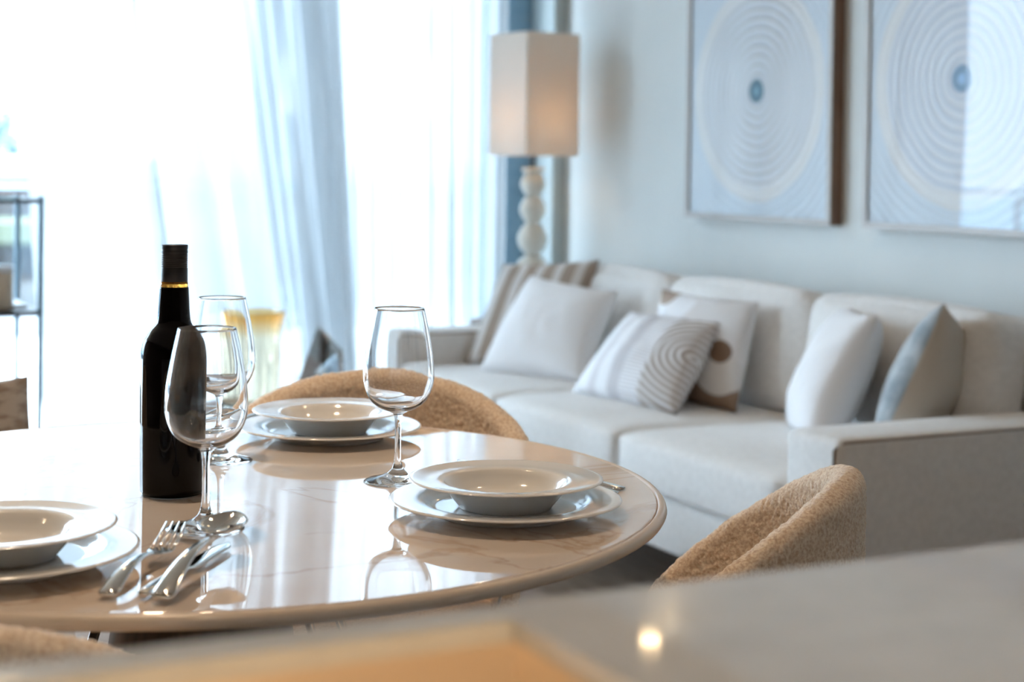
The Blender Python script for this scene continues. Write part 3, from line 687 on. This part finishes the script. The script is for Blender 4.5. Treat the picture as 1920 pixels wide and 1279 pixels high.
for a_, b_ in zip(ys, ys[1:]):
    c_ = obj('back_cushion', cushion_mesh(.16, b_-a_-.012, .335, .035, .045), M['sofa'], so, (2.825-ox, (a_+b_)/2-oy, .635)); c_.rotation_euler = (0, .17, 0)
for y0 in (SF['y0'], SF['y1']-SF['aw']):                 # seam piping round the arm fronts
    pts = [(SF['x0']-.001-ox, y0+.016-oy, .20), (SF['x0']-.001-ox, y0+.016-oy, .556), (SF['x0']+.02-ox, y0+.004-oy, .572), (SF['x1']-.03-ox, y0+.004-oy, .572)]
    obj('piping', sweep(pts, .0032, 8), M['sofa_dark'], so)
for x in (2.27, 3.03):
    for y in (2.85, 5.15): obj('leg', sweep([(x-ox, y-oy, .20), (x-ox, y-oy, .014 if x < 2.05 else .0)], [.022, .014], 14), M['walnut_dark'], so)

# ------------------------------------------------------------------ throw pillows
def pillow(name, label, BL, BR, TR, TL, T, m, m2=None, n=26, pinch=.05, pw=.42, seed=0, group='throw pillows on the sofa'):
    BL, BR, TR, TL = map(Vector, (BL, BR, TR, TL)); c = (BL+BR+TR+TL)/4; base = Vector((c.x, c.y, min(BL.z, BR.z)))
    nrm = ((BR-BL)+(TR-TL)).cross((TL-BL)+(TR-BR)).normalized()     # front side
    me = bpy.data.meshes.new(name); vs = []; fs = []; uv = []; mi = []
    rr = Vector((seed*1.7, seed*.6, seed*2.3))
    def S(u, v, side):
        s = u*2-1; t = v*2-1
        uu = .5+.5*s*(1-pinch*(1-t*t)); vv = .5+.5*t*(1-pinch*(1-s*s))
        p_ = (BL*(1-uu)+BR*uu)*(1-vv)+(TL*(1-uu)+TR*uu)*vv
        h = T/2*(max(0., 1-s*s)*max(0., 1-t*t))**pw
        h *= 1+.10*noise.noise(Vector((s*1.6, t*1.6, side*3))+rr)
        wr = .004*noise.noise(Vector((s*5, t*5, side*2))+rr)*(1-abs(s)**3)*(1-abs(t)**3)
        return p_+nrm*side*(h+wr)-base
    for side in (1, -1):
        o_ = len(vs)
        for j in range(n+1):
            for i in range(n+1): vs.append(S(i/n, j/n, side)); uv.append((i/n, j/n))
        for j in range(n):
            for i in range(n):
                a_ = o_+j*(n+1)+i; f = (a_, a_+1, a_+n+2, a_+n+1); fs.append(f if side > 0 else f[::-1]); mi.append(0 if side > 0 or not m2 else 1)
    me.from_pydata([tuple(v) for v in vs], [], fs); me.materials.append(M[m])
    if m2: me.materials.append(M[m2])
    me.polygons.foreach_set('material_index', mi)
    ul = me.uv_layers.new(name='UVMap')
    for lp in me.loops: ul.data[lp.index].uv = uv[lp.vertex_index]
    b_ = bmesh.new(); b_.from_mesh(me); bmesh.ops.remove_doubles(b_, verts=b_.verts, dist=1e-5); b_.to_mesh(me); b_.free()
    o = obj(name, me, None, None, base); tag(o, label, 'pillow', group); return o
pillow('throw_pillow', 'striped beige and white pillow in the far corner of the sofa', (2.395, 5.045, .472), (2.64, 4.72, .472), (2.785, 4.80, .835), (2.575, 5.115, .805), .13, 'stripe_cloth', seed=1)
pillow('throw_pillow', 'large plain white pillow in front of the striped corner pillow', (2.34, 4.82, .472), (2.53, 4.45, .472), (2.68, 4.50, .748), (2.55, 4.86, .782), .16, 'linen_white', seed=2)
pillow('throw_pillow', 'white pillow with thin curved brown stripes lying tilted mid sofa', (2.385, 4.27, .474), (2.425, 3.755, .474), (2.625, 3.83, .712), (2.56, 4.22, .712), .13, 'arc_cloth', seed=3)
pillow('throw_pillow', 'white and brown pillow printed with a dark brown disc', (2.535, 4.10, .474), (2.60, 3.72, .474), (2.70, 3.76, .775), (2.63, 4.16, .785), .11, 'circle_cloth', seed=4)
pillow('throw_pillow', 'plain white pillow left of the grey velvet pillow', (2.60, 3.48, .474), (2.41, 3.12, .474), (2.610, 3.14, .795), (2.78, 3.46, .785), .17, 'linen_white', None, seed=5).name = 'throw_pillow.004'
pillow('throw_pillow', 'grey velvet pillow with a beige linen back beside the near arm', (2.82, 3.20, .474), (2.45, 2.965, .474), (2.68, 2.985, .835), (2.90, 3.15, .730), .17, 'velvet_grey', 'linen_beige', seed=6)

# ------------------------------------------------------------------ pictures
def picture(label, yc, art):
    Yw, H2, zc, dp = .40, .42, 1.40, .05
    t_ = thing('framed_picture', label, 'picture', (XR, yc, zc), 0, 'framed ring artworks on the wall')
    def slab(a0, a1, b0, b1, c0, c1, bm): return box(a0, a1, b0, b1, c0, c1, .0015, 1, bm)
    for nm, q in (('frame_rail', (-Yw, Yw, -H2, -H2+.018)), ('frame_rail', (-Yw, Yw, H2-.018, H2)), ('frame_stile', (-Yw, -Yw+.018, -H2+.018, H2-.018)), ('frame_stile', (Yw-.018, Yw, -H2+.018, H2-.018))):
        o = obj(nm, box(-dp+.004, -.001, q[0], q[1], q[2], q[3], .001, 1), M['walnut'], t_, smooth=False)
        obj('lip', box(-dp, -dp+.004, q[0], q[1], q[2], q[3]), M['champagne'], o, smooth=False)['label'] = 'thin pale front edge of the frame'
    obj('artwork', box(-.041, -.038, -Yw+.017, Yw-.017, -H2+.017, H2-.017), M[art], t_, smooth=False)
    obj('glazing', box(-.0465, -.045, -Yw+.018, Yw-.018, -H2+.018, H2-.018), M['picture_glass'], t_, smooth=False)
picture('left brown framed artwork of concentric rings with a dark blue grey centre', 4.365, 'art_a')
picture('right brown framed artwork of concentric rings with a pale blue centre', 3.412, 'art_b')

# ------------------------------------------------------------------ lamp and its side table
st = thing('side_table', 'small round side table under the lamp behind the sofa arm', 'table', (2.86, 5.53, 0))
obj('top', lathe([(0, .56), (.19, .56), (.195, .555), (.195, .54), (.19, .535), (0, .535)], 48), M['walnut'], st)
obj('stem', lathe([(0, .535), (.02, .535), (.02, .02), (0, .02)], 20), M['black'], st)
obj('foot', lathe([(0, .02), (.14, .02), (.145, .01), (.145, .0), (0, .0)], 40), M['black'], st)
lm = thing('table_lamp', 'table lamp with a square beige shade on a stacked cream bead base', 'lamp', (2.905, 5.525, .5603))
zb = .5603
obj('base', lathe([(0, 0), (.07, 0), (.075, .006), (.07, .02), (.03, .03), (0, .03)], 40), M['ceramic'], lm)
for (z0, r, h) in ((.030, .062, .105), (.132, .066, .12), (.249, .058, .125), (.371, .050, .105), (.473, .048, .095)):
    obj('bead', lathe(smooth_prof([(0, z0), (.022, z0+.002), (r*.8, z0+h*.22), (r, z0+h*.5), (r*.8, z0+h*.78), (.024, z0+h-.002), (0, z0+h)], 5), 40), M['ceramic'], lm)
obj('collar', lathe([(0, .567), (.042, .568), (.045, .575), (.042, .583), (0, .584)], 32), M['ceramic'], lm)
obj('rod', lathe([(0, .58), (.008, .58), (.008, .80), (0, .80)], 12), M['black'], lm)
obj('bulb', lathe(smooth_prof([(0, .72), (.015, .72), (.030, .76), (.033, .785), (.022, .81), (0, .818)], 5), 24), M['bulb'], lm)
shb = bmesh.new(); s0, s1, z0, z1 = .120, .123, 1.190-zb, 1.652-zb
for q in ((-s1, s1, -s1, -s0), (-s1, s1, s0, s1), (-s1, -s0, -s0, s0), (s0, s1, -s0, s0)): box(q[0], q[1], q[2], q[3], z0, z1, 0, 1, shb)
lm.rotation_euler = (0, 0, math.radians(8))
sh = obj('shade', shb, M['shade'], lm, smooth=False)
fr = bmesh.new(); box(-s0, s0, -.002, .002, z1-.04, z1-.036, 0, 1, fr); box(-.002, .002, -s0, s0, z1-.04, z1-.036, 0, 1, fr); sweep([(0, 0, .79), (0, 0, z1-.036)], .004, 8, fr)
obj('shade_carrier', fr, M['black'], lm)

# ------------------------------------------------------------------ coffee table, vase, crystal
ct = thing('coffee_table', 'low wooden coffee table hidden behind the curved chair', 'table', (1.45, 4.15, 0))
obj('top', box(-.17, .32, -.55, .48, .41, .44, .006), M['walnut'], ct, smooth=False)
for sx, sy in ((-.13, -.51), (.28, -.51), (-.13, .44), (.28, .44)): obj('leg', box(sx-.02, sx+.02, sy-.02, sy+.02, .014, .41, .003, 1), M['black'], ct, smooth=False)
def rip(a_, z): return 1+.030*math.sin(6*a_+9*z)+.018*math.sin(11*a_-14*z)
op = smooth_prof([(0, 0), (.060, 0), (.070, .008), (.076, .06), (.079, .14), (.076, .20), (.082, .25), (.0900, .288)], 6)
ip = smooth_prof([(.0850, .290), (.077, .25), (.071, .20), (.073, .14), (.070, .06), (.060, .016), (0, .012)], 6)
tag(obj('glass_vase', lathe(op+ip, 72, fn=rip), M['amber'], None, (1.44, 4.42, .4405)), 'rippled amber glass vase glowing in front of the curtain', 'vase')
bm = bmesh.new()
pv = [(-.075, -.045, 0), (.055, -.05, 0), (.07, .04, 0), (-.06, .055, 0), (-.055, -.035, .05), (.058, -.035, .175), (.062, .03, .185), (-.045, .04, .07), (.005, .0, .255)]
bv_ = [bm.verts.new(p_) for p_ in pv]
for f in ((0, 1, 5, 4), (1, 2, 6, 5), (2, 3, 7, 6), (3, 0, 4, 7), (4, 5, 8), (5, 6, 8), (6, 7, 8), (7, 4, 8), (3, 2, 1, 0)): bm.faces.new([bv_[i] for i in f])
cr = tag(obj('crystal_ornament', bm, M['crystal'], None, (1.558, 4.235, .4405), smooth=False), 'faceted blue grey crystal ornament with a pointed top', 'ornament')
cr.rotation_euler = (0, 0, math.radians(-27)); cr.scale = (1.15, 1.1, 1.03)

# ------------------------------------------------------------------ metal shelf stand by the uncovered window
es = thing('shelf_stand', 'dark metal shelf stand by the uncovered window at the left', 'shelf', (.66, 5.2, 0))
for sx in (-.30, .305):
    for sy in (-.19, .19): obj('post', box(sx-.008, sx+.008, sy-.008, sy+.008, 0, 1.04, .002, 1), M['alu'], es, smooth=False)
fr = bmesh.new()
for z in (.694, 1.03):
    for sy in (-.19, .19): box(-.30, .305, sy-.008, sy+.008, z-.012, z, .001, 1, fr)
    for sx in (-.30, .305): box(sx-.008, sx+.008, -.19, .19, z-.012, z, .001, 1, fr)
obj('rim_rails', fr, M['black'], es, smooth=False)
obj('shelf', box(-.29, .297, -.182, .182, .684, .692), M['black'], es, smooth=False)
obj('shelf', box(-.29, .297, -.182, .182, 1.022, 1.028), M['rail_glass'], es, smooth=False)
jr = thing('candle_jar', 'beige candle jar with a white lid on the metal shelf stand', 'candle', (.86, 5.10, .6925))
obj('jar', lathe([(0, 0), (.040, 0), (.042, .004), (.042, .115), (0, .115)], 36), M['wax'], jr)
obj('lid', lathe([(0, .1155), (.044, .1155), (.044, .135), (0, .137)], 36), M['paper'], jr)
tag(obj('magazine', box(-.07, .05, -.1, .12, 0, .012, .001, 1), M['paper'], None, (.900, 5.23, .6925), smooth=False), 'white magazine lying on the metal shelf stand', 'magazine')

# ------------------------------------------------------------------ armchair with a cushion, lower left distance
ac = thing('armchair', 'low beige armchair past the table, mostly outside the picture', 'armchair', (.22, 3.28, 0))
obj('seat', cushion_mesh(.62, .60, .20, .02, .04), M['sofa'], ac, (0, 0, .34))
obj('arm', cushion_mesh(.12, .66, .34, .01, .04), M['sofa'], ac, (.36, 0, .33))
obj('arm', cushion_mesh(.12, .66, .34, .01, .04), M['sofa'], ac, (-.36, 0, .33))
obj('backrest', cushion_mesh(.60, .14, .42, .02, .05), M['sofa'], ac, (0, .34, .42))
for sx in (-.3, .3):
    for sy in (-.25, .25): obj('leg', sweep([(sx, sy, .17), (sx, sy, .014)], [.02, .013], 12), M['walnut_dark'], ac)
pillow('throw_pillow', 'mottled beige pillow showing a pointed corner at the left edge above the table', (.16, 3.19, .50), (.60, 3.02, .49), (.573, 3.08, .748), (.20, 3.24, .700), .13, 'print_cloth', seed=9, group='pillow on the armchair')
